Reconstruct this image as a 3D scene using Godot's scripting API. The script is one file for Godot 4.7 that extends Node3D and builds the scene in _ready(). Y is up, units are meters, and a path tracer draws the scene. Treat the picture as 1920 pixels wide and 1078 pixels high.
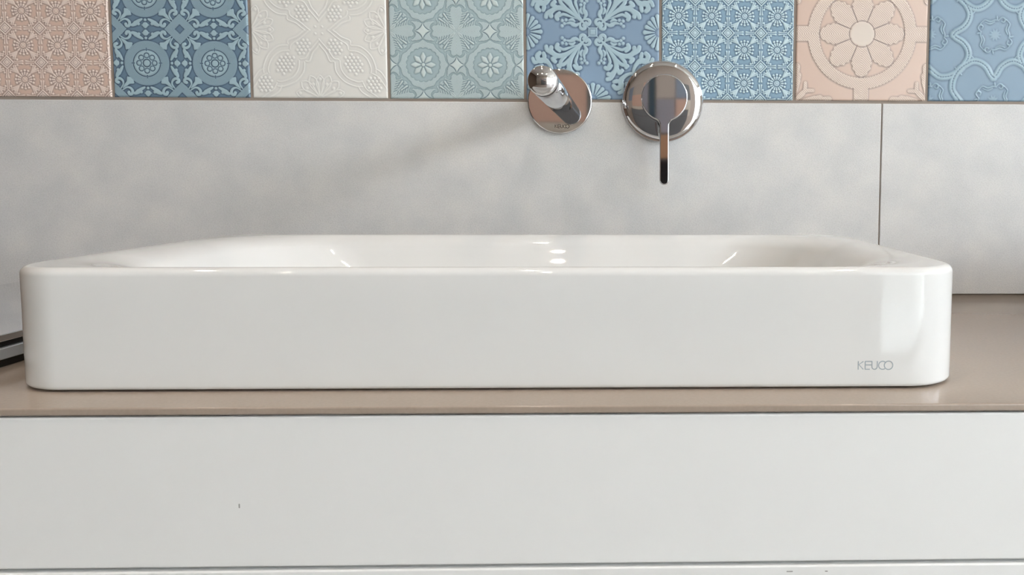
extends Node3D
# A countertop washbasin under a wall spout and a lever mixer, before relief tiles.
# x runs along the tiled wall, y up from the countertop, z out of the wall (z = 0 is the face of the tiles).

const PITCH := 0.204          # decor tile and its joint
const JOINT := 0.0042
const ROW_Y := 0.2995         # bottom edge of the decor row
const FIRST_X := -0.0065      # centre of a joint
const BASIN := Rect2(0.2295, 0.1330, 0.8235, 0.3899)   # plan: x, z, width, depth
const BASIN_H := 0.1046
const FRONT_Z := 0.5653
const FLOOR_Y := -0.86
const CEIL_Y := 2.4
const ROOM_L := -2.0
const ROOM_R := 4.6
const ROOM_Z := 4.0

var M := {}


func _ready():
	# camera: a lens shifted as the photograph's crop is
	var f := 1411.0
	var cam := Camera3D.new()
	cam.name = "camera"
	add_child(cam)
	cam.keep_aspect = Camera3D.KEEP_HEIGHT
	cam.set_frustum(0.05 * 1078.0 / f, Vector2((960.0 - 1206.26) / f, (435.95 - 539.0) / f) * 0.05, 0.05, 50.0)
	cam.transform = Transform3D(Basis(Vector3.UP, -0.02482) * Basis(Vector3.RIGHT, -0.07081) * Basis(Vector3.BACK, 0.00234), Vector3(0.75581, 0.17913, 1.1517))
	cam.current = true
	# sky: a bright overcast day outside the window
	var sky := ProceduralSkyMaterial.new()
	sky.sky_top_color = Color(0.91, 0.94, 0.98)
	sky.sky_horizon_color = Color(0.96, 0.965, 0.975)
	sky.ground_horizon_color = Color(0.62, 0.62, 0.60)
	sky.ground_bottom_color = Color(0.58, 0.57, 0.55)
	var env := Environment.new()
	env.background_mode = Environment.BG_SKY
	env.sky = Sky.new()
	env.sky.sky_material = sky
	env.background_energy_multiplier = 20.2
	env.tonemap_mode = Environment.TONE_MAPPER_LINEAR
	env.tonemap_exposure = 1.0
	env.sdfgi_enabled = true
	env.ssao_enabled = true
	env.ssil_enabled = true
	var we := WorldEnvironment.new()
	we.name = "environment"
	we.environment = env
	add_child(we)
	# ceiling spots: (x, z)
	for s in [[0.38, 1.0, "in the row by the tiled wall, above the basin's left half"], [1.63, 1.0, "in the row by the tiled wall, on the window side"], [-0.87, 1.0, "in the row by the tiled wall, by the brown wall"], [0.38, 2.5, "in the middle of the row by the colour panels"], [1.63, 2.5, "in the row by the colour panels, on the window side"], [-0.87, 2.5, "in the row by the colour panels, by the brown wall"]]:
		spotlight(Vector3(s[0], CEIL_Y, s[1]), 0.75, s[2])

	materials()
	room()
	tiled_wall()
	vanity()
	var first := basin()
	# its neighbour stands just outside the frame and shades the countertop
	var second := first.duplicate()
	second.name = numbered("washbasin")
	add_child(second)
	second.position.x += 1.076
	second.set_meta("label", "second white ceramic basin beyond the right end of the countertop in view")
	spout()
	mixer()
	rail()


# ---------------------------------------------------------------- nodes

func numbered(called: String) -> String:
	if not has_node(called):
		return called
	var n := 1
	while has_node("%s_%03d" % [called, n]):
		n += 1
	return "%s_%03d" % [called, n]


func thing(called: String, label: String, category: String, at := Vector3.ZERO, group := "") -> Node3D:
	var o := Node3D.new()
	o.name = numbered(called)
	add_child(o)
	o.position = at
	o.set_meta("label", label)
	o.set_meta("category", category)
	if group:
		o.set_meta("group", group)
	return o


func obj(called: String, mesh: Mesh, m: Material, parent: Node = self, label := "") -> MeshInstance3D:
	var o := MeshInstance3D.new()
	o.mesh = mesh
	o.material_override = m
	if parent == self:
		o.name = numbered(called)
		add_child(o)
	else:
		var n := 0
		var name_now := called
		while parent.has_node(name_now):
			n += 1
			name_now = "%s_%03d" % [called, n]
		o.name = name_now
		parent.add_child(o, true)
	if label:
		o.set_meta("label", label)
	return o


func struct(called: String, mesh: Mesh, m: Material, label: String) -> MeshInstance3D:
	var o := obj(called, mesh, m, self, label)
	o.set_meta("kind", "structure")
	o.set_meta("category", called.split("_")[0])
	return o


# ---------------------------------------------------------------- materials

func mat(called: String, c: Color, rough: float, metal := 0.0, coat := 0.0) -> StandardMaterial3D:
	var m := StandardMaterial3D.new()
	m.resource_name = called
	m.albedo_color = c
	m.roughness = rough
	m.metallic = metal
	if coat > 0.0:
		m.clearcoat_enabled = true
		m.clearcoat = coat
		m.clearcoat_roughness = 0.03
	M[called] = m
	return m


func noise_texture(size: int, frequency: float, octaves: int, ramp: Array, key: int, bump := 0.0) -> NoiseTexture2D:
	var n := FastNoiseLite.new()
	n.seed = key
	n.noise_type = FastNoiseLite.TYPE_SIMPLEX_SMOOTH
	n.frequency = frequency
	n.fractal_octaves = octaves
	var t := NoiseTexture2D.new()
	t.width = size
	t.height = size
	t.seamless = true
	t.noise = n
	if bump > 0.0:
		t.as_normal_map = true
		t.bump_strength = bump
	else:
		var g := Gradient.new()
		g.offsets = PackedFloat32Array([0.0, 0.5, 1.0])
		g.colors = PackedColorArray(ramp)
		t.color_ramp = g
	return t


func materials():
	mat("chrome", Color(0.86, 0.86, 0.87), 0.035, 1.0)
	mat("brushed_chrome", Color(0.74, 0.76, 0.79), 0.16, 1.0)
	mat("satin_metal", Color(0.80, 0.83, 0.86), 0.32, 0.6)
	mat("ceramic", Color(0.875, 0.878, 0.872), 0.03)
	mat("lacquer", Color(0.908, 0.912, 0.906), 0.38)
	mat("cabinet_white", Color(0.86, 0.86, 0.85), 0.5)
	mat("grout", Color(0.61, 0.565, 0.53), 0.9)
	mat("black_rubber", Color(0.035, 0.036, 0.035), 0.5)
	mat("black_plastic", Color(0.03, 0.03, 0.032), 0.4)
	mat("print_grey", Color(0.60, 0.645, 0.67), 0.5)
	mat("print_brown", Color(0.22, 0.17, 0.13), 0.6)
	mat("scuff", Color(0.60, 0.60, 0.585), 0.6)
	mat("walnut", Color(0.33, 0.22, 0.15), 0.45)
	mat("plaster_white", Color(0.92, 0.91, 0.89), 0.9)
	mat("plaster_brown", Color(0.30, 0.24, 0.19), 0.9)
	mat("plaster_taupe", Color(0.80, 0.755, 0.71), 0.9)
	mat("render_grey", Color(0.74, 0.75, 0.735), 0.9)
	mat("light_wood", Color(0.72, 0.56, 0.43), 0.5)
	mat("grey_front", Color(0.46, 0.47, 0.48), 0.6)
	mat("floor_tile", Color(0.52, 0.48, 0.45), 0.07)
	mat("window_frame", Color(0.80, 0.80, 0.80), 0.4)
	var g := mat("glass", Color(1, 1, 1, 0.03), 0.0)
	g.transparency = BaseMaterial3D.TRANSPARENCY_ALPHA
	# satin glass top: a fine sparkle, no more
	var top := mat("taupe_glass", Color(0.655, 0.597, 0.545), 0.14)
	top.albedo_texture = noise_texture(512, 0.25, 2, [Color(0.96, 0.96, 0.96), Color(0.98, 0.98, 0.98), Color.WHITE], 5)
	top.uv1_triplanar = true
	top.uv1_world_triplanar = true
	top.uv1_scale = Vector3.ONE * 2.0
	# cement look porcelain: soft clouds, fine gritty grain
	var c := mat("cement_tile", Color(0.91, 0.91, 0.908), 0.55)
	c.albedo_texture = noise_texture(1024, 0.011, 6, [Color(0.915, 0.92, 0.925), Color(0.955, 0.955, 0.955), Color(0.995, 0.99, 0.98)], 11)
	c.detail_enabled = true
	c.detail_blend_mode = BaseMaterial3D.BLEND_MODE_MUL
	c.detail_uv_layer = BaseMaterial3D.DETAIL_UV_2
	c.detail_albedo = noise_texture(1024, 0.30, 3, [Color(0.90, 0.90, 0.90), Color(0.965, 0.965, 0.965), Color.WHITE], 21)
	c.uv2_triplanar = true
	c.uv2_world_triplanar = true
	c.uv2_scale = Vector3.ONE * 1.3
	c.normal_enabled = true
	c.normal_texture = noise_texture(2048, 0.32, 2, [], 12, 1.6)
	c.normal_scale = 0.16
	c.uv1_triplanar = true
	c.uv1_world_triplanar = true
	c.uv1_scale = Vector3.ONE * 0.9


# ---------------------------------------------------------------- shapes

func outline_circle(r: float, n := 96) -> Array:
	var p := PackedVector2Array()
	var q := PackedVector2Array()
	for i in n:
		var d := Vector2.from_angle(TAU * i / n)
		p.append(d * r)
		q.append(d)
	return [p, q]


func outline_rect(w: float, h: float, r: float, n := 6, c := Vector2.ZERO) -> Array:
	var p := PackedVector2Array()
	var q := PackedVector2Array()
	var corners := [Vector2(1, 1), Vector2(-1, 1), Vector2(-1, -1), Vector2(1, -1)]
	for k in 4:
		var o: Vector2 = c + corners[k] * Vector2(w / 2 - r, h / 2 - r)
		for i in n + 1:
			var d := Vector2.from_angle(PI / 2 * (k + float(i) / n))
			p.append(o + d * r)
			q.append(d)
	return [p, q]


func offset_ring(o: Array) -> Callable:
	return func(d: float) -> PackedVector2Array:
		var p := PackedVector2Array()
		for i in o[0].size():
			p.append(o[0][i] - o[1][i] * d)
		return p


func put_triangle(st: SurfaceTool, a: Array, b: Array, c: Array):
	# each corner: [position, normal]; the front turns clockwise
	var turn: float = (b[0] - a[0]).cross(c[0] - a[0]).dot(a[1] + b[1] + c[1])
	for v in ([a, c, b] if turn > 0.0 else [a, b, c]):
		st.set_normal(v[1])
		st.add_vertex(v[0])


# A closed outline carried along a profile of [inset, height]; heights run along z, or along y when upright.
func sweep(st: SurfaceTool, ring: Callable, normals: PackedVector2Array, prof: Array, upright := false, cap_first := false, cap_last := false, xf := Transform3D.IDENTITY):
	var place := func(p: Vector2, h: float) -> Vector3: return xf * (Vector3(p.x, h, p.y) if upright else Vector3(p.x, p.y, h))
	var aim := func(p: Vector2, h: float) -> Vector3: return (xf.basis * (Vector3(p.x, h, p.y) if upright else Vector3(p.x, p.y, h))).normalized()
	var n := normals.size()
	var rings := []
	for p in prof:
		rings.append(ring.call(p[0]))
	for i in n:
		var k := (i + 1) % n
		var slopes := [[], []]                         # (outward share, height share) of every step, for both columns
		for side in 2:
			var at := k if side else i
			for j in prof.size() - 1:
				var run: float = (rings[j][at] - rings[j + 1][at]).dot(normals[at])
				slopes[side].append(Vector2(prof[j + 1][1] - prof[j][1], run).normalized())
		for j in prof.size() - 1:
			var v := []
			for side in 2:
				var at := k if side else i
				var g: Array = slopes[side]
				for up in 2:
					var m: Vector2 = g[j]
					var o := j + 1 if up else j - 1
					if o >= 0 and o < g.size() and g[j].dot(g[o]) > 0.75:
						m = (g[j] + g[o]).normalized()
					v.append([place.call(rings[j + up][at], prof[j + up][1]), aim.call(normals[at] * m.x, m.y)])
			put_triangle(st, v[0], v[2], v[3])
			put_triangle(st, v[0], v[3], v[1])
	for e in [[cap_first, 0, -1.0], [cap_last, prof.size() - 1, 1.0]]:
		if e[0]:
			var p: PackedVector2Array = ring.call(prof[e[1]][0])
			var tri := Geometry2D.triangulate_polygon(p)
			var up: Vector3 = aim.call(Vector2.ZERO, e[2])
			for i in range(0, tri.size(), 3):
				put_triangle(st, [place.call(p[tri[i]], prof[e[1]][1]), up], [place.call(p[tri[i + 1]], prof[e[1]][1]), up], [place.call(p[tri[i + 2]], prof[e[1]][1]), up])


func begin() -> SurfaceTool:
	var st := SurfaceTool.new()
	st.begin(Mesh.PRIMITIVE_TRIANGLES)
	return st


func solid(o: Array, prof: Array, upright := false, xf := Transform3D.IDENTITY) -> ArrayMesh:
	var st := begin()
	sweep(st, offset_ring(o), o[1], prof, upright, true, true, xf)
	return st.commit()


# Box from corner a to corner b with all edges rounded by r.
func block(a: Vector3, b: Vector3, r := 0.002) -> ArrayMesh:
	var s := b - a
	var prof := []
	for i in 5:
		var w := PI / 2 * i / 4
		prof.append([r * (1 - sin(w)), r * (1 - cos(w))])
	for i in 5:
		var w := PI / 2 * i / 4
		prof.append([r * (1 - cos(w)), s.z - r * (1 - sin(w))])
	return solid(outline_rect(s.x, s.y, r, 4, Vector2(a.x + s.x / 2, a.y + s.y / 2)), prof, false, Transform3D(Basis.IDENTITY, Vector3(0, 0, a.z)))


func arc(c: Vector2, r: float, from: float, to: float, n := 8) -> Array:
	var out := []
	for i in n + 1:
		var w := deg_to_rad(lerpf(from, to, float(i) / n))
		out.append([c.x + r * cos(w), c.y + r * sin(w)])
	return out


func ribbon(st: SurfaceTool, line: PackedVector2Array, width: float, thick: float, xf: Transform3D):
	var a := PackedVector2Array()
	var b := PackedVector2Array()
	for i in line.size():
		var d := (line[mini(i + 1, line.size() - 1)] - line[maxi(i - 1, 0)]).normalized().orthogonal() * width / 2
		a.append(line[i] + d)
		b.append(line[i] - d)
	var at := func(p: Vector2, z: float) -> Vector3: return xf * Vector3(p.x, p.y, z)
	var n := line.size()
	for i in n - 1:
		var up := xf.basis.z
		put_triangle(st, [at.call(a[i], thick), up], [at.call(b[i], thick), up], [at.call(b[i + 1], thick), up])
		put_triangle(st, [at.call(a[i], thick), up], [at.call(b[i + 1], thick), up], [at.call(a[i + 1], thick), up])
		for e in [a, b]:
			var side: Vector2 = ((e[i] + e[i + 1]) - (line[i] + line[i + 1])).normalized()
			var out := xf.basis * Vector3(side.x, side.y, 0)
			put_triangle(st, [at.call(e[i], 0.0), out], [at.call(e[i + 1], 0.0), out], [at.call(e[i + 1], thick), out])
			put_triangle(st, [at.call(e[i], 0.0), out], [at.call(e[i + 1], thick), out], [at.call(e[i], thick), out])


# The five letters of the maker's mark, h tall, lower left corner at the origin; E joins U, and C runs into O.
func maker_mark(h: float, stroke: float, thick: float, xf: Transform3D) -> ArrayMesh:
	var st := begin()
	var lines := [
		[[0.07, 1], [0.07, 0]], [[0.66, 0.97], [0.14, 0.6], [0.66, 0.03]],
		[[0.88, 1.0], [0.88, 0.0]], [[0.88, 0.965], [1.66, 0.965]], [[0.88, 0.55], [1.58, 0.55]], [[0.88, 0.04], [1.42, 0.04]],
	]
	for l in lines:
		var p := PackedVector2Array()
		for v in l:
			p.append(Vector2(v[0], v[1]) * h)
		ribbon(st, p, stroke, thick, xf)
	var u := PackedVector2Array([Vector2(1.66, 1.0) * h, Vector2(1.66, 0.38) * h])
	for i in 13:
		u.append((Vector2(1.97, 0.36) + Vector2(0.31, 0.33) * Vector2.from_angle(PI + PI * i / 12)) * h)
	u.append(Vector2(2.28, 1.0) * h)
	ribbon(st, u, stroke, thick, xf)
	for e in [[2.91, 0.5, 0.47, 52.0, 305.0], [3.6, 0.5, 0.49, 0.0, 182.0], [3.6, 0.5, 0.49, 180.0, 362.0]]:
		var p := PackedVector2Array()
		for i in 25:
			p.append((Vector2(e[0], e[1]) + Vector2.from_angle(deg_to_rad(lerpf(e[3], e[4], i / 24.0))) * e[2]) * h)
		ribbon(st, p, stroke, thick, xf)
	return st.commit()


# ---------------------------------------------------------------- room

func room():
	var t := 0.15
	struct("floor", block(Vector3(ROOM_L - t, FLOOR_Y - t, -t), Vector3(ROOM_R + t, FLOOR_Y, ROOM_Z + t)), M.floor_tile, "warm grey floor of the room")
	struct("ceiling", block(Vector3(ROOM_L - t, CEIL_Y, -t), Vector3(ROOM_R + t, CEIL_Y + t, ROOM_Z + t)), M.plaster_white, "white ceiling with recessed spotlights")
	struct("wall_left", block(Vector3(ROOM_L - t, FLOOR_Y, 0), Vector3(ROOM_L, CEIL_Y, ROOM_Z)), M.plaster_brown, "brown side wall away from the window")
	var fx := 2.15
	var front := struct("wall_front", block(Vector3(ROOM_L, FLOOR_Y, ROOM_Z), Vector3(fx, CEIL_Y, ROOM_Z + t)), M.plaster_taupe, "wall across the room with a patchwork of colour panels")
	var taupe := Color(0.78, 0.735, 0.69)
	var blue := Color(0.60, 0.65, 0.71)
	var salmon := Color(0.90, 0.755, 0.675)
	var mauve := Color(0.65, 0.64, 0.67)
	var beige := Color(0.88, 0.85, 0.79)
	var dark := Color(0.52, 0.53, 0.53)
	var teal := Color(0.22, 0.32, 0.37)
	var n := 0
	for p in [[0.05, 0.56, 0.50, 0.88, salmon], [0.05, 0.28, 0.50, 0.56, beige], [0.05, 0.88, 0.50, 1.2, taupe], [0.50, 0.56, 0.80, 0.88, dark], [0.50, 0.28, 0.80, 0.56, blue], [0.50, 0.88, 0.80, 1.2, salmon],
			[0.80, 0.28, 0.91, 1.2, mauve], [0.91, 0.28, 0.96, 1.2, teal], [0.96, 0.71, 1.09, 1.2, taupe], [0.96, 0.28, 1.09, 0.71, mauve], [1.09, 0.71, 1.42, 1.2, blue], [1.09, 0.28, 1.42, 0.71, salmon],
			[-0.30, 0.28, 0.05, 0.72, taupe], [-0.30, 0.72, 0.05, 1.2, blue], [1.42, 0.28, 1.8, 0.74, beige], [1.42, 0.74, 1.8, 1.2, dark]]:
		n += 1
		obj("panel", block(Vector3(p[0] + 0.003, p[1] + 0.003, ROOM_Z - 0.012), Vector3(p[2] - 0.003, p[3] - 0.003, ROOM_Z), 0.002), mat("panel_%d" % n, p[4], 0.7), front)
	# right wall with a tall window: pieces round the opening
	var lo := Vector2(0.25, 1.24)
	var hi := Vector2(3.9, 2.18)
	var w := struct("wall_right", block(Vector3(ROOM_R, FLOOR_Y, -t), Vector3(ROOM_R + t, CEIL_Y, lo.x)), M.plaster_white, "white side wall with the long high window")
	obj("pier", block(Vector3(ROOM_R, FLOOR_Y, hi.x), Vector3(ROOM_R + t, CEIL_Y, ROOM_Z)), M.plaster_white, w)
	obj("lintel", block(Vector3(ROOM_R, hi.y, lo.x), Vector3(ROOM_R + t, CEIL_Y, hi.x)), M.plaster_white, w)
	obj("sill", block(Vector3(ROOM_R, FLOOR_Y, lo.x), Vector3(ROOM_R + t, lo.y, hi.x)), M.plaster_white, w)
	var st := begin()
	for z in [lo.x, lo.x + 1.217, lo.x + 2.434, hi.x - 0.05]:
		st.append_from(block(Vector3(ROOM_R + 0.04, lo.y, z), Vector3(ROOM_R + 0.09, hi.y, z + 0.05)), 0, Transform3D.IDENTITY)
	for y in [lo.y, hi.y - 0.05]:
		st.append_from(block(Vector3(ROOM_R + 0.04, y, lo.x), Vector3(ROOM_R + 0.09, y + 0.05, hi.x)), 0, Transform3D.IDENTITY)
	var win := struct("window_1", st.commit(), M.window_frame, "long high window in the side wall with slim pale frames")
	for k in 3:
		obj("pane", block(Vector3(ROOM_R + 0.062, lo.y + 0.05, lo.x + 0.05 + 1.217 * k), Vector3(ROOM_R + 0.067, hi.y - 0.05, lo.x + 1.217 + 1.217 * k), 0.001), M.glass, win)
	lo.y = FLOOR_Y + 0.02
	hi.y = 1.95
	obj("lintel", block(Vector3(fx, hi.y, ROOM_Z), Vector3(ROOM_R, CEIL_Y, ROOM_Z + t)), M.plaster_white, front)
	obj("sill", block(Vector3(fx, FLOOR_Y, ROOM_Z), Vector3(ROOM_R, lo.y, ROOM_Z + t)), M.plaster_white, front)
	st = begin()
	for x in [fx, fx + 1.2, ROOM_R - 0.05]:
		st.append_from(block(Vector3(x, lo.y, ROOM_Z + 0.04), Vector3(x + 0.05, hi.y, ROOM_Z + 0.09)), 0, Transform3D.IDENTITY)
	for y in [lo.y, hi.y - 0.05]:
		st.append_from(block(Vector3(fx, y, ROOM_Z + 0.04), Vector3(ROOM_R, y + 0.05, ROOM_Z + 0.09)), 0, Transform3D.IDENTITY)
	win = struct("window_2", st.commit(), M.window_frame, "narrow tall window across the room next to the corner")
	for s in [[fx + 0.05, fx + 1.2], [fx + 1.25, ROOM_R - 0.05]]:
		obj("pane", block(Vector3(s[0], lo.y + 0.05, ROOM_Z + 0.062), Vector3(s[1], hi.y - 0.05, ROOM_Z + 0.067), 0.001), M.glass, win)
	# what stands outside the narrow window
	struct("wall_outside", block(Vector3(-1.0, FLOOR_Y, ROOM_Z + 2.6), Vector3(8.0, 2.9, ROOM_Z + 2.8), 0.01), M.render_grey, "pale garden wall outside the narrow window")
	struct("floor_outside", block(Vector3(-1.0, FLOOR_Y - 0.15, ROOM_Z + t), Vector3(8.0, FLOOR_Y - 0.02, ROOM_Z + 2.6), 0.005), M.render_grey, "pale paved terrace outside the narrow window")
	# a tall brown cupboard left of the vanity, outside the frame
	var tall := thing("tall_cabinet", "tall brown bathroom cupboard left of the vanity unit", "cabinet", Vector3(-0.62, FLOOR_Y, 0.30))
	obj("body", block(Vector3(-0.28, 0.08, -0.29), Vector3(0.28, 2.35, 0.27), 0.002), M.walnut, tall)
	obj("door", block(Vector3(-0.278, 0.085, 0.272), Vector3(0.278, 2.345, 0.292), 0.002), M.walnut, tall)
	obj("plinth", block(Vector3(-0.26, 0.0, -0.28), Vector3(0.26, 0.08, 0.24), 0.002), M.black_plastic, tall)
	# low cupboard across the room
	var c := thing("sideboard", "dark walnut sideboard along the wall across the room", "sideboard", Vector3(0.82, FLOOR_Y, ROOM_Z - 0.25))
	obj("body", block(Vector3(-0.8, 0.06, -0.20), Vector3(0.8, 1.32, 0.22), 0.004), M.walnut, c)
	for k in 2:
		obj("drawer", block(Vector3(-0.79 + 0.8 * k, 1.16, -0.22), Vector3(-0.01 + 0.8 * k, 1.31, -0.20), 0.003), M.grey_front, c, "grey drawer front")
		obj("door", block(Vector3(-0.79 + 0.8 * k, 0.07, -0.22), Vector3(-0.01 + 0.8 * k, 1.155, -0.20), 0.003), M.grey_front, c, "grey door")
	obj("drawer_plate", block(Vector3(0.10, 1.165, -0.228), Vector3(0.34, 1.305, -0.22), 0.002), M.light_wood, c, "light wood plate on the drawer")
	obj("door_plate", block(Vector3(0.10, 1.0, -0.228), Vector3(0.34, 1.15, -0.22), 0.002), M.black_plastic, c, "black square plate on the door")
	obj("plinth", block(Vector3(-0.77, 0.0, -0.18), Vector3(0.77, 0.06, 0.2), 0.002), M.black_plastic, c)


func spotlight(at: Vector3, energy: float, where: String):
	var o := thing("ceiling_spotlight", "round ceiling spotlight " + where, "spotlight", at, "recessed ceiling spotlights")
	var warm := Color(1.0, 0.94, 0.87)
	var ring := StandardMaterial3D.new()
	ring.albedo_color = Color(0.9, 0.9, 0.9)
	ring.roughness = 0.4
	var lens := StandardMaterial3D.new()
	lens.albedo_color = Color(0.9, 0.85, 0.75)
	lens.emission_enabled = true
	lens.emission = warm
	lens.emission_energy_multiplier = 50.0
	obj("trim_ring", solid(outline_circle(0.045, 40), [[0.0, 0.0], [0.0, -0.004], [0.004, -0.007], [0.012, -0.007], [0.012, -0.002]], true), ring, o)
	obj("lens", solid(outline_circle(0.022, 40), [[0.0, -0.001], [0.001, -0.005]], true), lens, o)
	var l := SpotLight3D.new()
	l.name = "spot_lamp"
	o.add_child(l)
	l.position = Vector3(0, -0.02, 0)
	l.rotation_degrees.x = -90
	l.light_color = warm
	l.light_energy = energy
	l.light_size = 0.03
	l.spot_angle = 65
	l.spot_angle_attenuation = 1.0
	l.spot_range = 12
	l.spot_attenuation = 2
	l.shadow_enabled = true


# ---------------------------------------------------------------- relief of the decor tiles

# A canvas is {q, lo, s, h, m}: heights and hatching over a square of q x q pixels; coordinate lo lies at pixel 0, s pixels to the unit.
func canvas(q: int, lo: float, s: float) -> Dictionary:
	var h := PackedFloat32Array()
	h.resize(q * q)
	return {"q": q, "lo": lo, "s": s, "h": h, "m": h.duplicate()}


# Lay a tapered stroke from a (radius ra) to b (radius rb). kind: "h" raise to height e, "m" hatch, "c" cut down by e, "x" clear hatch
func dab(c: Dictionary, a: Vector2, ra: float, b: Vector2, rb: float, e := 1.0, bevel := 0.03, kind := "h", swap := true):
	for turn in (2 if swap else 1):
		var p := Vector2(a.y, a.x) if turn else a
		var r := Vector2(b.y, b.x) if turn else b
		var big := maxf(ra, rb)
		var lo: Vector2 = (p.min(r) - Vector2(big + c.lo, big + c.lo)) * c.s
		var hi: Vector2 = (p.max(r) + Vector2(big - c.lo, big - c.lo)) * c.s
		var d := r - p
		var len2 := maxf(d.length_squared(), 1e-9)
		var h: PackedFloat32Array = c["m" if kind in ["m", "x"] else "h"]
		for y in range(maxi(0, floori(lo.y)), mini(c.q, ceili(hi.y) + 1)):
			for x in range(maxi(0, floori(lo.x)), mini(c.q, ceili(hi.x) + 1)):
				var v := Vector2((x + 0.5) / c.s + c.lo, (y + 0.5) / c.s + c.lo) - p
				var t := clampf(v.dot(d) / len2, 0.0, 1.0)
				var inside := ra + (rb - ra) * t - (v - d * t).length()
				if inside > 0.0:
					var k := minf(1.0, inside / bevel)
					k = k * (2.0 - k)
					var i: int = y * c.q + x
					if kind == "h":
						h[i] = maxf(h[i], e * k)
					elif kind == "c":
						h[i] *= 1.0 - e * k
					else:
						h[i] = 1.0 if kind == "m" else 0.0
		c["m" if kind in ["m", "x"] else "h"] = h


# A smooth stroke through the points [x, y], its radius running from r0 over rm in the middle to r1.
func stroke(c: Dictionary, pts: Array, r0: float, rm: float, r1: float, e := 1.0, bevel := 0.03, kind := "h", swap := true, steps := 4):
	var p := []
	for v in pts:
		p.append(Vector2(v[0], v[1]))
	var line := []
	for i in p.size() - 1:
		for k in steps:
			line.append(p[i].cubic_interpolate(p[i + 1], p[maxi(i - 1, 0)], p[mini(i + 2, p.size() - 1)], float(k) / steps))
	line.append(p[-1])
	var width := func(t: float) -> float: return lerpf(r0, rm, t * 2.0) if t < 0.5 else lerpf(rm, r1, t * 2.0 - 1.0)
	for i in line.size() - 1:
		dab(c, line[i], width.call(float(i) / (line.size() - 1)), line[i + 1], width.call(float(i + 1) / (line.size() - 1)), e, bevel, kind, swap)


# Fill every pixel for which inside(Vector2) is above 0 (a distance in units).
func fill(c: Dictionary, inside: Callable, e := 1.0, bevel := 0.03, kind := "h"):
	for y in c.q:
		for x in c.q:
			var s: float = inside.call(Vector2((x + 0.5) / c.s + c.lo, (y + 0.5) / c.s + c.lo))
			if s > 0.0:
				var k := minf(1.0, s / bevel)
				k = k * (2.0 - k)
				var i: int = y * c.q + x
				match kind:
					"h": c.h[i] = maxf(c.h[i], e * k)
					"c": c.h[i] *= 1.0 - e * k
					"m": c.m[i] = 1.0
					"x": c.m[i] = 0.0


func dot(c: Dictionary, x: float, y: float, r: float, e := 1.0, bevel := 0.05, kind := "h", swap := true):
	dab(c, Vector2(x, y), r, Vector2(x, y), r, e, bevel, kind, swap)


func mirrored(pts: Array, m: Callable) -> Array:
	var out := []
	for p in pts:
		var v: Vector2 = m.call(Vector2(p[0], p[1]))
		out.append([v.x, v.y])
	return out


# In each folded pattern (0, 0) is the centre of a motif and (1, 1) the corner of the tile or of its cell.
func daisy_and_diamond() -> Dictionary:
	var c := canvas(80, 0.0, 80.0)
	for i in 16:
		var w := TAU * i / 16
		var d := Vector2.from_angle(w)
		dab(c, d * 0.25, 0.040, d * 0.385, 0.066, 0.9, 0.035, "h", false)
		if i % 4 != 2:
			dot(c, d.x * 0.525, d.y * 0.525, 0.076, 1.0, 0.04, "h", false)
	dot(c, 0, 0, 0.215, 0.0, 0.01, "h")
	fill(c, func(p): return 0.22 - p.length(), 1.0, 0.02, "c")
	fill(c, func(p): return 0.185 - p.length(), 0.8, 0.05)
	fill(c, func(p): return 0.17 - p.length(), 1.0, 0.05, "m")
	var g := func(p: Vector2) -> float: return (1.0 - p.x) + (1.0 - p.y)
	fill(c, func(p): return 0.43 - g.call(p), 1.0, 0.04)
	fill(c, func(p): return 0.045 - absf(g.call(p) - 0.30), 0.9, 0.03, "c")
	fill(c, func(p): return 0.03 - absf(g.call(p) - 0.165), 0.7, 0.03, "c")
	fill(c, func(p): return 0.11 - g.call(p), 1.0, 0.05, "m")
	for q in [[[0.945, 0.57], [0.945, 0.30], [0.93, 0.10]]]:
		stroke(c, q, 0.035, 0.035, 0.06, 0.95, 0.045)
	stroke(c, [[0.40, 0.40], [0.30, 0.30]], 0.04, 0.05, 0.06, 0.9, 0.06)
	# trumpet from the diamond to the daisy
	dab(c, Vector2(0.64, 0.64), 0.12, Vector2(0.40, 0.40), 0.06, 0.9, 0.04)
	dab(c, Vector2(0.78, 0.53), 0.05, Vector2(0.40, 0.38), 0.06, 0.9, 0.06)
	dot(c, 0.69, 0.69, 0.055, 0.9, 0.03, "c")
	dab(c, Vector2(0.80, 0.50), 0.055, Vector2(0.86, 0.55), 0.03, 0.8, 0.05)
	dot(c, 0.84, 0.40, 0.075, 1.0, 0.06)
	dot(c, 0.78, 0.62, 0.055, 1.0, 0.05)
	return c


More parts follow.
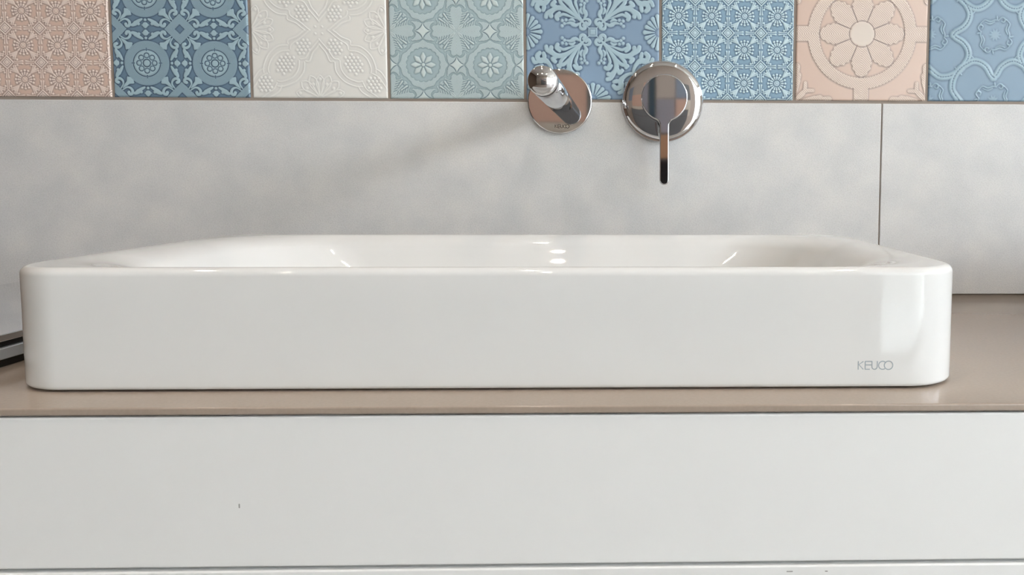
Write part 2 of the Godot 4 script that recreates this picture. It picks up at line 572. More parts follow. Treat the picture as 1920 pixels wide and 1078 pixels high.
func medallions() -> Dictionary:
	var c := canvas(144, 0.0, 144.0)
	fill(c, func(p): return 0.665 - p.length(), 0.75, 0.03)
	fill(c, func(p): return 0.65 - p.length(), 1.0, 0.03, "m")
	fill(c, func(p): return 0.015 - absf(p.length() - 0.395), 1.0, 0.015, "c")
	fill(c, func(p): return 0.40 - p.length(), 1.0, 0.03, "x")
	fill(c, func(p): return 0.38 - p.length(), 0.95, 0.04)
	for i in 8:
		var d := Vector2.from_angle(TAU * i / 8) * 0.225
		dot(c, d.x, d.y, 0.095, 1.0, 0.04, "c", false)
		dot(c, d.x, d.y, 0.075, 1.0, 0.05, "h", false)
	dot(c, 0, 0, 0.125, 1.0, 0.02, "c")
	dot(c, 0, 0, 0.105, 1.0, 0.04)
	dab(c, Vector2(0.36, 0), 0.016, Vector2(0.44, 0), 0.016, 1.0, 0.012, "c")
	# bead, bud and wings between two medallions
	dot(c, 0.735, 0, 0.052, 1.0, 0.04)
	stroke(c, [[0.83, 0.0], [0.885, 0.0], [0.955, 0.0]], 0.03, 0.09, 0.034, 1.0, 0.03)
	dab(c, Vector2(0.885, 0.07), 0.045, Vector2(0.885, 0.09), 0.03, 1.0, 0.05)
	stroke(c, [[0.715, 0.10], [0.765, 0.19], [0.835, 0.28], [0.885, 0.37], [0.875, 0.45]], 0.036, 0.078, 0.036, 1.0, 0.03)
	dot(c, 0.85, 0.20, 0.055, 1.0, 0.03)
	# hatched diamond with scrolls and tulips
	var g := func(p: Vector2) -> float: return (1.0 - p.x) + (1.0 - p.y)
	fill(c, func(p): return 0.46 - g.call(p), 0.8, 0.03)
	fill(c, func(p): return 0.44 - g.call(p), 1.0, 0.03, "m")
	fill(c, func(p): return 0.16 - g.call(p), 1.0, 0.03, "c")
	fill(c, func(p): return 0.17 - g.call(p), 1.0, 0.03, "x")
	stroke(c, [[0.74, 0.79], [0.62, 0.715], [0.515, 0.735], [0.455, 0.82], [0.475, 0.90], [0.54, 0.915], [0.565, 0.865]], 0.026, 0.052, 0.058, 1.0, 0.03)
	for b in [[0.43, 0.57], [0.435, 0.475], [0.52, 0.435]]:
		stroke(c, [[0.73, 0.73], [0.60, 0.59], b], 0.02, 0.055, 0.045, 1.0, 0.03)
	return c


func beaded_ribbons() -> Dictionary:
	var c := canvas(256, 0.0, 256.0)
	# clusters of beads along the diagonals
	for k in [[0.235, 0.245, 0.125], [0.505, 0.50, 0.165], [0.81, 0.80, 0.13]]:
		for i in range(-5, 6):
			for j in range(-5, 6):
				var v := Vector2(i * 0.060 + (0.030 if j % 2 else 0.0), j * 0.048)
				if Vector2(v.x + v.y, (v.x - v.y) * 1.1).length() / 1.35 < k[2]:
					dot(c, k[0] + v.x, k[1] + v.y, 0.026, 1.0, 0.03, "h", false)
	for off in [0.0, 1.0]:
		var o: float = off * 0.075
		stroke(c, [[0.13 + o, 0.0], [0.175 + o, 0.03], [0.29 + o * 0.6, 0.13 - o * 0.4], [0.41 + o * 0.6, 0.21 - o * 0.8], [0.43 + o * 0.4, 0.28 - o]], 0.011, 0.013, 0.011, 0.75, 0.02)
		stroke(c, [[0.45 + o * 0.3, 0.30 - o], [0.58 + o * 0.5, 0.32 - o], [0.70 + o * 0.7, 0.41 - o * 0.7], [0.76 + o * 0.9, 0.55 - o * 0.3], [0.755 + o, 0.63]], 0.011, 0.013, 0.011, 0.75, 0.02)
		stroke(c, [[0.78 + o * 0.6, 0.64 - o], [0.87 + o * 0.5, 0.69 - o], [0.95 + o * 0.4, 0.80 - o], [1.02, 0.90 - o]], 0.011, 0.013, 0.011, 0.75, 0.02)
	dot(c, 0.05, 0.05, 0.02, 0.7, 0.02)
	# outlined palmette at the middle of each edge
	for k in 4:
		var w := [0.0, 0.42, 0.85, 1.35]
		var d := Vector2(-cos(w[k]), sin(w[k]))
		var s := Vector2(d.y, -d.x)
		var base := Vector2(1.0, 0.0)
		var l: float = [0.33, 0.35, 0.36, 0.36][k]
		var b: float = [0.055, 0.06, 0.065, 0.06][k]
		for side in [-1.0, 1.0]:
			var loop := []
			for q in [[0.10, 0.15], [0.35, 0.55], [0.62, 1.0], [0.85, 0.85], [1.0, 0.1]]:
				var v: Vector2 = base + d * l * q[0] + s * b * q[1] * side
				loop.append([v.x, v.y])
			stroke(c, loop, 0.009, 0.012, 0.010, 0.75, 0.018)
	for q in [[0.80, 0.10], [0.86, 0.20], [0.93, 0.30], [0.72, 0.0]]:
		dot(c, q[0], q[1], 0.03, 0.7, 0.03)
	return c


func star_lattice() -> Dictionary:
	var c := canvas(144, 0.0, 144.0)
	# hatched ground with a scalloped hole for the daisy, channels round the four pointed stars
	fill(c, func(p): return 1.0, 0.62, 0.01)
	fill(c, func(p): return 1.0, 1.0, 0.01, "m")
	var hole := func(p: Vector2) -> float: return 0.50 + 0.03 * absf(sin(p.angle() * 10.0)) - p.length()
	fill(c, hole, 1.0, 0.02, "c")
	fill(c, hole, 1.0, 0.02, "x")
	for i in 8:
		var d := Vector2.from_angle(TAU * i / 8)
		stroke(c, [[d.x * 0.09, d.y * 0.09], [d.x * 0.23, d.y * 0.23], [d.x * 0.345, d.y * 0.345]], 0.03, 0.085, 0.03, 1.0, 0.06, "h", false)
	dot(c, 0, 0, 0.075, 1.0, 0.03, "c")
	dot(c, 0, 0, 0.06, 1.0, 0.04)
	# channels (seen from the middle of a cell edge at (1, 0), and its mirror image)
	var way := [[0.76, 0.02], [0.69, 0.13], [0.68, 0.25], [0.62, 0.36], [0.50, 0.44], [0.44, 0.58], [0.52, 0.68], [0.60, 0.60]]
	var near := [[1.02, 0.30], [0.90, 0.24], [0.80, 0.31], [0.78, 0.40], [0.70, 0.37], [0.66, 0.26], [0.72, 0.12]]
	for q in [[way, 0.045], [near, 0.045]]:
		for kind in ["c", "x"]:
			stroke(c, q[0], q[1] * 0.6, q[1] * 1.25, q[1] * 0.6, 1.0, 0.02, kind)
	var star := func(p: Vector2) -> float: return 0.27 - pow(pow(absf(p.x) + 0.001, 0.62) + pow(absf(p.y) + 0.001, 0.62), 1.0 / 0.62)
	for o in [Vector2(1, 0), Vector2(0, 1)]:
		fill(c, func(p): return star.call(p - o) + 0.05, 1.0, 0.01, "c")
		fill(c, func(p): return star.call(p - o) + 0.05, 1.0, 0.01, "x")
		fill(c, func(p): return star.call(p - o), 0.95, 0.06)
	# rays out of the eight pointed star at (1, 1)
	for a in [36.0, 54.0]:
		var d := Vector2.from_angle(deg_to_rad(a))
		for kind in ["c", "x"]:
			dab(c, Vector2.ONE - d * 0.10, 0.015, Vector2.ONE - d * 0.62, 0.075, 1.0, 0.03, kind, false)
		dab(c, Vector2.ONE - d * 0.06, 0.022, Vector2.ONE - d * 0.62, 0.03, 1.0, 0.03, "h", false)
	for k in 5:
		for kind in ["c", "x"]:
			dab(c, Vector2(0.80 - k * 0.075, 0.89 - k * 0.018), 0.018, Vector2(0.76 - k * 0.075, 0.80 - k * 0.03), 0.022, 0.9, 0.02, kind)
	return c


func acanthus() -> Dictionary:
	var c := canvas(256, 0.0, 256.0)
	fill(c, func(p): return 0.072 - maxf(p.x, p.y), 0.9, 0.02)
	fill(c, func(p): return 0.012 - absf(maxf(p.x, p.y) - 0.045), 0.5, 0.012, "c")
	# curls next to the square
	stroke(c, [[0.20, 0.13], [0.13, 0.185], [0.07, 0.185], [0.045, 0.15], [0.07, 0.115], [0.10, 0.135]], 0.014, 0.032, 0.034, 1.0, 0.02)
	# branch with berries
	stroke(c, [[0.19, 0.13], [0.26, 0.10], [0.33, 0.135], [0.40, 0.125]], 0.021, 0.041, 0.016, 1.0, 0.025)
	stroke(c, [[0.27, 0.155], [0.31, 0.185], [0.36, 0.17]], 0.017, 0.034, 0.016, 1.0, 0.025)
	for b in [[0.425, 0.125], [0.455, 0.165], [0.46, 0.09], [0.40, 0.175]]:
		dot(c, b[0], b[1], 0.032, 1.0, 0.03)
	# long leaf and its lobes, bent away from the diagonal
	stroke(c, [[0.07, 0.07], [0.18, 0.17], [0.30, 0.27], [0.44, 0.35], [0.56, 0.345], [0.63, 0.28], [0.625, 0.235]], 0.013, 0.045, 0.041, 1.0, 0.022)
	for b in [[[0.60, 0.33], [0.68, 0.27], [0.70, 0.22]], [[0.54, 0.37], [0.60, 0.40], [0.57, 0.44]], [[0.50, 0.28], [0.54, 0.23], [0.53, 0.19]]]:
		stroke(c, b, 0.03, 0.042, 0.036, 1.0, 0.022)
	stroke(c, [[0.22, 0.19], [0.34, 0.23], [0.44, 0.26], [0.51, 0.23]], 0.011, 0.027, 0.026, 1.0, 0.02)
	stroke(c, [[0.25, 0.23], [0.38, 0.33], [0.47, 0.42], [0.50, 0.52]], 0.013, 0.034, 0.035, 1.0, 0.022)
	# outer scroll towards the corner
	stroke(c, [[0.60, 0.62], [0.64, 0.50], [0.72, 0.42], [0.80, 0.43], [0.835, 0.36], [0.80, 0.315]], 0.021, 0.051, 0.038, 1.0, 0.022)
	for b in [[[0.72, 0.45], [0.73, 0.36], [0.74, 0.32]], [[0.80, 0.44], [0.87, 0.45], [0.90, 0.40]], [[0.76, 0.50], [0.84, 0.53], [0.86, 0.58]]]:
		stroke(c, b, 0.026, 0.038, 0.034, 1.0, 0.022)
	stroke(c, [[0.66, 0.80], [0.68, 0.68], [0.75, 0.60], [0.80, 0.62]], 0.021, 0.045, 0.035, 1.0, 0.022)
	for b in [[0.93, 0.72], [0.86, 0.78], [0.95, 0.82], [0.90, 0.90]]:
		stroke(c, [[0.80, 0.84], b], 0.021, 0.039, 0.041, 1.0, 0.022)
	# palmette on the edge
	for k in 5:
		var w: float = [0.0, 0.40, 0.76, 1.12, 1.46][k]
		var d := Vector2(-cos(w), sin(w))
		var far: float = [0.215, 0.205, 0.205, 0.22, 0.24][k]
		stroke(c, [[1.0 + d.x * 0.07, d.y * 0.07], [1.0 + d.x * far * 0.65, d.y * far * 0.65], [1.0 + d.x * far, d.y * far]], 0.010, 0.026, 0.038, 1.0, 0.022)
	return c


func big_flower() -> Dictionary:
	var c := canvas(256, 0.0, 256.0)
	fill(c, func(p): return 0.0855 - absf(p.length() - 0.742 - 0.004 * sin(p.angle() * 96.0)), 0.8, 0.012)
	fill(c, func(p): return 0.0755 - absf(p.length() - 0.742), 1.0, 0.01, "m")
	for k in 3:
		var w := TAU * k / 8
		var axis := Vector2.from_angle(w)
		var petal := func(p: Vector2) -> float:
			var u := p.dot(axis)
			var v := absf(p.dot(axis.orthogonal()))
			if u < 0.1 or u > 0.645:
				return -1.0
			var half := 0.165
			if u > 0.40:
				half = 0.155 * pow(maxf(0.0, 1.0 - pow((u - 0.40) / 0.245, 2.0)), 0.55) + 0.010 * sin(u * 75.0)
			return minf(half - v, u * tan(PI / 8) - 0.006 - v)
		fill(c, petal, 0.8, 0.012)
		fill(c, func(p): return petal.call(p) - 0.012, 1.0, 0.01, "m")
	fill(c, func(p): return 0.205 - p.length(), 1.0, 0.01, "x")
	fill(c, func(p): return 0.012 - absf(p.length() - 0.196), 0.8, 0.01, "c")
	fill(c, func(p): return 0.186 - p.length(), 0.9, 0.02)
	var strap := func(p: Vector2) -> float: return minf(0.112 - minf(p.x, p.y), p.length() - 0.80)
	fill(c, strap, 0.8, 0.012)
	fill(c, func(p): return strap.call(p) - 0.012, 1.0, 0.01, "m")
	# corner leaf: two bows and a lobed fan
	stroke(c, [[1.0, 0.99], [0.92, 0.93], [0.86, 0.85], [0.855, 0.74]], 0.03, 0.034, 0.026, 0.8, 0.012)
	stroke(c, [[1.0, 0.99], [0.92, 0.93], [0.86, 0.85], [0.855, 0.74]], 0.02, 0.024, 0.016, 0.8, 0.012, "m")
	for b in [[0.97, 0.47], [0.95, 0.60], [0.96, 0.68], [1.0, 0.78]]:
		dab(c, Vector2(b[0] + 0.03, b[1] + 0.03), 0.06, Vector2(1.02, 0.85), 0.05, 0.8, 0.012)
		dab(c, Vector2(b[0] + 0.03, b[1] + 0.03), 0.048, Vector2(1.02, 0.85), 0.04, 0.8, 0.012, "m")
	return c


# The last pattern turns without mirroring, so it is drawn over the whole tile, -1 to 1.
func quatrefoil() -> Dictionary:
	var c := canvas(448, -1.0, 224.0)
	var signs := [Vector2(1, 1), Vector2(-1, 1), Vector2(-1, -1), Vector2(1, -1)]
	for s in signs:
		var flip := func(p: Vector2) -> Vector2: return p * s
		for run in [[[0.645, -0.01], [0.60, 0.045], [0.49, 0.11], [0.415, 0.21], [0.395, 0.32], [0.445, 0.43], [0.52, 0.53], [0.62, 0.60], [0.74, 0.635], [0.86, 0.62], [1.02, 0.49]]]:
			var q := mirrored(run, flip)
			stroke(c, q, 0.060, 0.060, 0.060, 1.0, 0.045, "h", true, 3)
			stroke(c, q, 0.014, 0.014, 0.014, 0.35, 0.014, "c", true, 3)
		for run in [[[0.44, 0.36], [0.39, 0.335], [0.36, 0.30]], [[0.36, 0.44], [0.30, 0.39], [0.34, 0.33]], [[0.50, 0.45], [0.55, 0.52], [0.60, 0.50]]]:
			stroke(c, mirrored(run, flip), 0.012, 0.018, 0.014, 0.9, 0.02, "h", true, 3)
	for o in [Vector2.ZERO, Vector2(1, 0), Vector2(-1, 0), Vector2(0, 1), Vector2(0, -1), Vector2(1, 1), Vector2(-1, 1), Vector2(1, -1), Vector2(-1, -1)]:
		for i in 10:
			dab(c, o, 0.05, o + Vector2.from_angle(TAU * i / 10) * 0.085, 0.012, 0.45, 0.03, "h", false)
		for k in 4:
			var turn := func(p: Vector2) -> Vector2: return o + p.rotated(PI / 2 * k)
			for run in [[[-0.21, -0.19], [-0.16, -0.225], [-0.08, -0.20], [0.0, -0.225], [0.05, -0.215]], [[-0.16, -0.19], [-0.08, -0.165], [-0.01, -0.195]],
					[[0.04, -0.215], [0.10, -0.265], [0.15, -0.235], [0.13, -0.19], [0.09, -0.205]], [[-0.21, -0.19], [-0.23, -0.16], [-0.20, -0.145]], [[0.03, -0.23], [0.02, -0.28]]]:
				stroke(c, mirrored(run, turn), 0.010, 0.017, 0.012, 0.85, 0.02, "h", false, 3)
	return c


func fold(t: float, reps: int) -> float:
	var u := t * 2.0 * reps
	var k := floori(u)
	return 1.0 - (u - k) if k % 2 == 0 else u - k


# Glaze: thin and light on the relief, deeper where it has run together in the hollows. hatch: [waves per unit across, style]
func glaze(c: Dictionary, reps: int, hollow: Color, raised: Color, hatch: float, depth: float) -> Array:
	var q: int = c.q
	var h: PackedFloat32Array = c.h
	var soft := h.duplicate()
	var r := maxi(2, roundi(c.s * (0.030 if reps < 2 else 0.022 * reps)))
	for way in 2:                                      # box blur, once along each axis
		var from := soft.duplicate()
		for y in q:
			var sum := 0.0
			for x in range(-r, q + r):
				var x1 := clampi(x, 0, q - 1)
				var x0 := clampi(x - 2 * r - 1, 0, q - 1)
				sum += from[y * q + x1] if way == 0 else from[x1 * q + y]
				if x >= r + 1:
					sum -= from[y * q + x0] if way == 0 else from[x0 * q + y]
				if x >= r:
					var at := x - r
					soft[y * q + at if way == 0 else at * q + y] = sum / (2 * r + 1)
	var im := Image.create_empty(q, q, false, Image.FORMAT_RGB8)
	var fine := Image.create_empty(q, q, false, Image.FORMAT_RGB8)
	for y in q:
		for x in q:
			var i := y * q + x
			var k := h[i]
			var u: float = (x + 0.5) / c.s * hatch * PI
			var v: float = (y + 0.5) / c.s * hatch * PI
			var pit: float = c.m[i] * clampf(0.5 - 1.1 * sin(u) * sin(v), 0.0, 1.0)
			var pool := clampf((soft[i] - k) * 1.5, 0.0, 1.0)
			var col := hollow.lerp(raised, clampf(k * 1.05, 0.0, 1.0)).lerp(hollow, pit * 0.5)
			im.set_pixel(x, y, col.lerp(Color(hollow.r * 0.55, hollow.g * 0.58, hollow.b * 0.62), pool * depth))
			fine.set_pixel(x, y, Color.WHITE * (1.0 - 0.9 * pit))
	return [im, fine]


func whole(im: Image, reps: int) -> ImageTexture:
	if reps == 0:
		return ImageTexture.create_from_image(im)
	var q := im.get_width()
	var n := q * 2 * reps
	var out := Image.create_empty(n, n, false, im.get_format())
	for j in 2 * reps:
		for i in 2 * reps:
			var piece: Image = im.duplicate()
			if i % 2 == 0:
				piece.flip_x()
			if j % 2 == 0:
				piece.flip_y()
			out.blit_rect(piece, Rect2i(0, 0, q, q), Vector2i(i * q, j * q))
	return ImageTexture.create_from_image(out)


# A tile w wide, its face near z = 0 with the relief raised by deep, edges rounded, sides running back 7 mm.
func relief_tile(c: Dictionary, reps: int, w: float, deep: float) -> ArrayMesh:
	var n := 260
	var q: int = c.q
	var at := func(x: float, y: float) -> float:
		var u := fold(clampf(x, 0.0, 0.9999), reps) if reps else x
		var v := fold(clampf(y, 0.0, 0.9999), reps) if reps else y
		return c.h[clampi(int(v * q), 0, q - 1) * q + clampi(int(u * q), 0, q - 1)]
	var zs := PackedFloat32Array()
	zs.resize((n + 1) * (n + 1))
	for j in n + 1:
		for i in n + 1:
			var x := float(i) / n
			var y := float(j) / n
			var z: float = 0.6 * at.call(x, y) + 0.2 * (at.call(x + 0.0017, y + 0.0017) + at.call(x - 0.0017, y - 0.0017))
			var e := minf(minf(x, 1 - x), minf(y, 1 - y)) * w
			var lip := clampf(1.0 - e / 0.0022, 0.0, 1.0)
			zs[j * (n + 1) + i] = z * deep * clampf(e / 0.002, 0.0, 1.0) - 0.0016 * (1.0 - sqrt(1.0 - lip * lip * 0.96))
	var pos := PackedVector3Array()
	var nor := PackedVector3Array()
	var uv := PackedVector2Array()
	var idx := PackedInt32Array()
	var step := w / n
	for j in n + 1:
		for i in n + 1:
			var k := j * (n + 1) + i
			pos.append(Vector3((float(i) / n - 0.5) * w, (0.5 - float(j) / n) * w, zs[k]))
			var dx := (zs[j * (n + 1) + mini(i + 1, n)] - zs[j * (n + 1) + maxi(i - 1, 0)]) / (step * (2 if i > 0 and i < n else 1))
			var dy := (zs[maxi(j - 1, 0) * (n + 1) + i] - zs[mini(j + 1, n) * (n + 1) + i]) / (step * (2 if j > 0 and j < n else 1))
			nor.append(Vector3(-dx, -dy, 1).normalized())
			uv.append(Vector2(float(i) / n, float(j) / n))
			if i < n and j < n:
				idx.append_array(PackedInt32Array([k, k + 1, k + n + 2, k, k + n + 2, k + n + 1]))
	# sides
	for s in 4:
		for i in n:
			var ends := []
			for t in 2:
				var a: int = i + t
				ends.append([a, n * (n + 1) + n - a, (n - a) * (n + 1), a * (n + 1) + n][s])
			var out: Vector3 = [Vector3.UP, Vector3.DOWN, Vector3.LEFT, Vector3.RIGHT][s]
			var k := pos.size()
			for t in ends:
				pos.append(pos[t])
				uv.append(uv[t])
				nor.append(out)
			for t in ends:
				pos.append(Vector3(pos[t].x, pos[t].y, -0.007))
				uv.append(uv[t])
				nor.append(out)
			idx.append_array(PackedInt32Array([k + 1, k, k + 2, k + 1, k + 2, k + 3]))
	var a := []
	a.resize(Mesh.ARRAY_MAX)
	a[Mesh.ARRAY_VERTEX] = pos
	a[Mesh.ARRAY_NORMAL] = nor
	a[Mesh.ARRAY_TEX_UV] = uv
	a[Mesh.ARRAY_INDEX] = idx
	var mesh := ArrayMesh.new()
	mesh.add_surface_from_arrays(Mesh.PRIMITIVE_TRIANGLES, a)
	return mesh


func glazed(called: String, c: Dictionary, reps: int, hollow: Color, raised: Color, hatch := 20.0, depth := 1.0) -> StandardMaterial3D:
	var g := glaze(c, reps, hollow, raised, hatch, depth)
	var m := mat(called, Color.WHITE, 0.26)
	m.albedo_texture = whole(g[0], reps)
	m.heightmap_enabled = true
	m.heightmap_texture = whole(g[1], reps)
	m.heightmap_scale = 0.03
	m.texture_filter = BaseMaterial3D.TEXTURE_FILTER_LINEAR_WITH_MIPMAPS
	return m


func tiled_wall():
	var wall := struct("wall_back", block(Vector3(ROOM_L, FLOOR_Y, -0.15), Vector3(ROOM_R, CEIL_Y, -0.0022), 0.001), M.grout, "tiled wall behind the washbasin with taupe grout joints")
	# large cement look tiles below the decor row
	for s in [[-1.8, -0.325], [-0.322, 1.1480], [1.1502, 2.35]]:
		obj("cement_tile", block(Vector3(s[0], 0.0015, -0.009), Vector3(s[1], ROW_Y - 0.0045, 0.0), 0.0009), M.cement_tile, wall)
	var w := PITCH - JOINT
	var daisy := daisy_and_diamond()
	var round_ := medallions()
	var beads := beaded_ribbons()
	var star := star_lattice()
	var leaf := acanthus()
	var flower := big_flower()
	var foil := quatrefoil()
	var deep := 0.0006
	var kinds := [
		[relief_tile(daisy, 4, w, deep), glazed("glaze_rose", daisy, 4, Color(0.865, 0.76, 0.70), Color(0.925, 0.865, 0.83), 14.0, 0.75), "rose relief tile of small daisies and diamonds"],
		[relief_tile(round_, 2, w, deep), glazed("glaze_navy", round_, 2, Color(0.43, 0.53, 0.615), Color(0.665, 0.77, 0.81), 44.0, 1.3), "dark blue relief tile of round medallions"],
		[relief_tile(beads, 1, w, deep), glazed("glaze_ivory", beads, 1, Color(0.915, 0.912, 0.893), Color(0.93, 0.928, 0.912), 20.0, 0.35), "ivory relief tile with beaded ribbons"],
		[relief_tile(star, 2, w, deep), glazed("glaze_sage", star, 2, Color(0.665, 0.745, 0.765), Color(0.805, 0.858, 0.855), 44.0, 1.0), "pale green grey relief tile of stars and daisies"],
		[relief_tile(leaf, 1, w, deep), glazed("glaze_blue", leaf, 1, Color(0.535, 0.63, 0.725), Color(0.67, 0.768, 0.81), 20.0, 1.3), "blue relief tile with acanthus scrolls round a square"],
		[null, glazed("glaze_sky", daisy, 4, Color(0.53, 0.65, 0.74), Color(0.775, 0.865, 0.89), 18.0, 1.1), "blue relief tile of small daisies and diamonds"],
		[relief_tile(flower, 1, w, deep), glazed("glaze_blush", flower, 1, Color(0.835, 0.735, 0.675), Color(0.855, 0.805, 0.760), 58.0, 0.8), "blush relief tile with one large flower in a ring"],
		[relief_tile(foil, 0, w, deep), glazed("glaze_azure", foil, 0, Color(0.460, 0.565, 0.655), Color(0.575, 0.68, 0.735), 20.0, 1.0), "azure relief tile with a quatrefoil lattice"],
	]
	kinds[5][0] = kinds[0][0]
	for i in 12:                                       # the row in view, from left of the frame to right of it
		var k := (i + 6) % 8
		var x := FIRST_X + (i - 2.5) * PITCH
		obj("decor_tile", kinds[k][0], kinds[k][1], wall, kinds[k][2] if i >= 2 and i <= 9 else "").position = Vector3(x, ROW_Y + w / 2, 0)


# ---------------------------------------------------------------- vanity

func vanity():
	var lo := -0.02
	var hi := 2.3
	var v := thing("vanity_unit", "white vanity unit with wide handleless drawers under the taupe top", "cabinet", Vector3(0, 0, 0))
	obj("body", block(Vector3(lo + 0.0, -0.44, 0.004), Vector3(hi, -0.0072, FRONT_Z - 0.07), 0.001), M.cabinet_white, v)
	var a := obj("drawer", block(Vector3(lo, -0.1305, FRONT_Z - 0.021), Vector3(hi, -0.0080, FRONT_Z - 0.001), 0.0016), M.lacquer, v)
	var b := obj("drawer", block(Vector3(lo, -0.44, FRONT_Z - 0.021), Vector3(hi, -0.1335, FRONT_Z - 0.001), 0.0016), M.lacquer, v)
	for s in [[a, 0.4505, -0.0800, 0.0011, 0.0036], [b, 0.890, -0.1385, 0.0052, 0.0010], [b, 0.920, -0.1387, 0.0024, 0.0010]]:
		obj("scuff_mark", solid(outline_rect(s[3], s[4], 0.0005, 4), [[0.0, 0.0], [0.0002, 0.00015]], false, Transform3D(Basis.IDENTITY, Vector3(s[1], s[2], FRONT_Z - 0.001))), M.scuff, s[0], "small grey scuff")
	# glass worktop, 6 mm, edges eased
	var top := obj("countertop", block(Vector3(lo - 0.002, -0.0062, 0.0005), Vector3(hi + 0.002, 0.0, FRONT_Z + 0.0005), 0.0014), M.taupe_glass)
	top.set_meta("label", "glossy taupe glass countertop under the white basin")
	top.set_meta("category", "countertop")


func basin() -> Node3D:
	var c := BASIN.get_center()
	var o := thing("washbasin", "wide white rectangular ceramic countertop basin with rounded corners", "washbasin", Vector3(c.x, 0, c.y))
	var w := BASIN.size.x
	var d := BASIN.size.y
	var prof := [[0.014, 0.0], [0.014, 0.0016], [0.0045, 0.0016]]
	prof += arc(Vector2(0.0035, 0.0051), -0.0035, 90, 0, 6)
	prof += [[0.0, 0.03], [0.0, 0.075]]
	for i in 9:
		var t := deg_to_rad(180.0 - 90.0 * i / 8)
		prof.append([0.0068 + 0.0068 * cos(t), BASIN_H - 0.0068 + 0.0068 * sin(t)])
	prof += [[0.0072, BASIN_H], [0.0078, BASIN_H]]
	for i in 13:                                       # soft roll from the rim into the bowl
		var t := deg_to_rad(66.0 * i / 12)
		prof.append([0.0078 + 0.024 * sin(t), BASIN_H - 0.024 * (1 - cos(t))])
	prof += [[0.0350, 0.0790], [0.0405, 0.0665], [0.0480, 0.0530], [0.0580, 0.0420], [0.0710, 0.0345], [0.0880, 0.0290], [0.1060, 0.0255], [0.1250, 0.0230], [0.1500, 0.0210]]
	var ring := func(i: float) -> PackedVector2Array:
		var r := 0.053 - i if i < 0.0075 else minf(0.105 + (i - 0.0078) * 0.35, d / 2 - i - 0.001)
		var long := i if i < 0.0078 else 0.0078 + (i - 0.0078) * 2.3   # the bowl slopes more gently at its two ends
		return outline_rect(w - 2 * long, d - 2 * i, r, 20)[0]
	var st := begin()
	sweep(st, ring, outline_rect(w, d, 0.053, 20)[1], prof, true, true, true)
	obj("bowl", st.commit(), M.ceramic, o)
	obj("drain_cover", solid(outline_circle(0.033, 48), [[0.0, 0.0], [0.0, 0.004], [0.002, 0.006]], true, Transform3D(Basis.IDENTITY, Vector3(0, 0.0211, 0))), M.chrome, o)
	obj("printed_logo", maker_mark(0.0074, 0.00080, 0.00012, Transform3D(Basis.IDENTITY, Vector3(0.9549 - c.x, 0.0171, d / 2))), M.print_grey, o, "small grey printed maker's mark")
	return o


func spout():
	var at := Vector3(0.6583, 0.2953, 0)
	var o := thing("wall_spout", "polished chrome tube spout on a round wall plate", "faucet", at)
	obj("wall_plate", solid(outline_circle(0.0486), [[0.001, -0.0005], [0.0, 0.001], [0.0, 0.0062], [0.0003, 0.0070], [0.0010, 0.0076], [0.0020, 0.0078]]), M.chrome, o)
	var r := 0.0178
	var tip := 0.252
	obj("tube", solid(outline_circle(r), [[0.0, 0.0070], [0.0, tip - 0.0172], [0.0005, tip - 0.0166]]), M.chrome, o)
	var prof := [[0.0007, tip - 0.0166], [0.0, tip - 0.0158], [0.0, tip - 0.0060]]
	for i in 6:                                        # eased edge, then a shallow dome
		var t := deg_to_rad(90.0 * i / 5)
		prof.append([0.0022 * (1 - cos(t)) , tip - 0.0060 + 0.0026 * sin(t)])
	for i in range(1, 10):
		var q := 0.0022 + (r - 0.0024) * i / 9.0
		var k := (r - q) / (r - 0.0022)
		prof.append([q, tip - 0.0034 + 0.0052 * (1 - k * k)])
	obj("end_cap", solid(outline_circle(r), prof), M.chrome, o, "domed polished end of the tube")
	obj("engraved_logo", maker_mark(0.0053, 0.0008, 0.0001, Transform3D(Basis.IDENTITY, Vector3(-0.0078, -0.0398, 0.0078))), M.print_brown, o, "small dark engraved maker's mark")


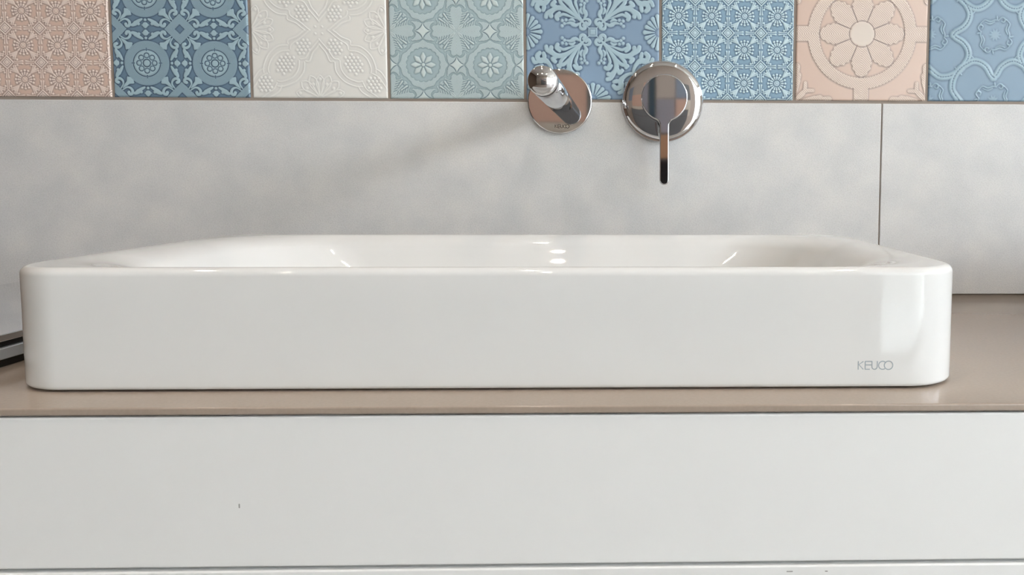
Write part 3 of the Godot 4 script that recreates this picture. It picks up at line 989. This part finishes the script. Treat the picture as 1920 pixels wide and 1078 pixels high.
# The lever plate: a disc that runs on, through hollow fillets, into a narrow stem with a round end.
func keyhole(r: float, half: float, long: float, fillet: float) -> Array:
	var p := PackedVector2Array()
	var q := PackedVector2Array()
	# fillet centre touches the disc and the stem from outside
	var fx := half + fillet
	var fy := -sqrt((r + fillet) * (r + fillet) - fx * fx)
	var a := atan2(fy, fx)
	for i in 73:
		var d := Vector2.from_angle(lerpf(a, PI - a, i / 72.0))
		p.append(d * r)
		q.append(d)
	for i in range(1, 13):                             # left fillet, from the disc to the stem
		var w := lerpf(-a, 0.0, i / 12.0)
		p.append(Vector2(-fx, fy) + Vector2(cos(w), sin(w)) * fillet)
		q.append(-Vector2(cos(w), sin(w)))
	for i in 17:
		var d := Vector2.from_angle(PI + PI * i / 16)
		p.append(Vector2(0, half - long) + d * half)
		q.append(d)
	for i in range(12):
		var w := lerpf(PI, PI + a, i / 12.0)
		p.append(Vector2(fx, fy) + Vector2(cos(w), sin(w)) * fillet)
		q.append(-Vector2(cos(w), sin(w)))
	return [p, q]


func mixer():
	var o := thing("lever_mixer", "round chrome single lever mixer with a slim handle pointing down", "faucet", Vector3(0.8131, 0.2962, 0))
	obj("wall_plate", solid(outline_circle(0.0612), [[0.001, -0.0005], [0.0, 0.001], [0.0, 0.0058], [0.0006, 0.0068], [0.0038, 0.0092], [0.0056, 0.0101], [0.0090, 0.0107], [0.0160, 0.0114], [0.0230, 0.0119], [0.0305, 0.0123]]), M.chrome, o)
	obj("valve_body", solid(outline_circle(0.0322), [[0.0, 0.0100], [0.0, 0.0470], [0.0012, 0.0480]]), M.chrome, o)
	var prof := [[0.0012, 0.0500], [0.0002, 0.0506], [0.0, 0.0514], [0.0, 0.0580]]
	for i in range(1, 7):
		var t := deg_to_rad(90.0 * i / 6)
		prof.append([0.0016 * (1 - cos(t)), 0.0580 + 0.0016 * sin(t)])
	obj("lever", solid(keyhole(0.0336, 0.0068, 0.1255, 0.009), prof), M.chrome, o)
	obj("shadow_gap_ring", solid(outline_circle(0.0305), [[0.0, 0.0475], [0.0, 0.0502]]), M.black_plastic, o, "dark ring between valve and lever")


func rail():
	# a flat polished metal case; its top mirrors the wall, its side shows two bars and a dark groove
	var o := thing("metal_tray", "flat polished metal tray on the countertop behind the basin's left corner", "tray", Vector3(0.0300, 0, 0.27))
	var long := 0.50
	for p in [["base_strip", M.black_rubber, 0.136, 0.0, 0.0075], ["lower_bar", M.satin_metal, 0.1390, 0.0075, 0.0185], ["groove_strip", M.black_rubber, 0.1340, 0.0185, 0.0240], ["tray_top", M.chrome, 0.1370, 0.0240, 0.0310]]:
		obj(p[0], block(Vector3(-0.14, p[3], -long / 2), Vector3(p[2], p[4], long / 2), 0.0012), p[1], o)
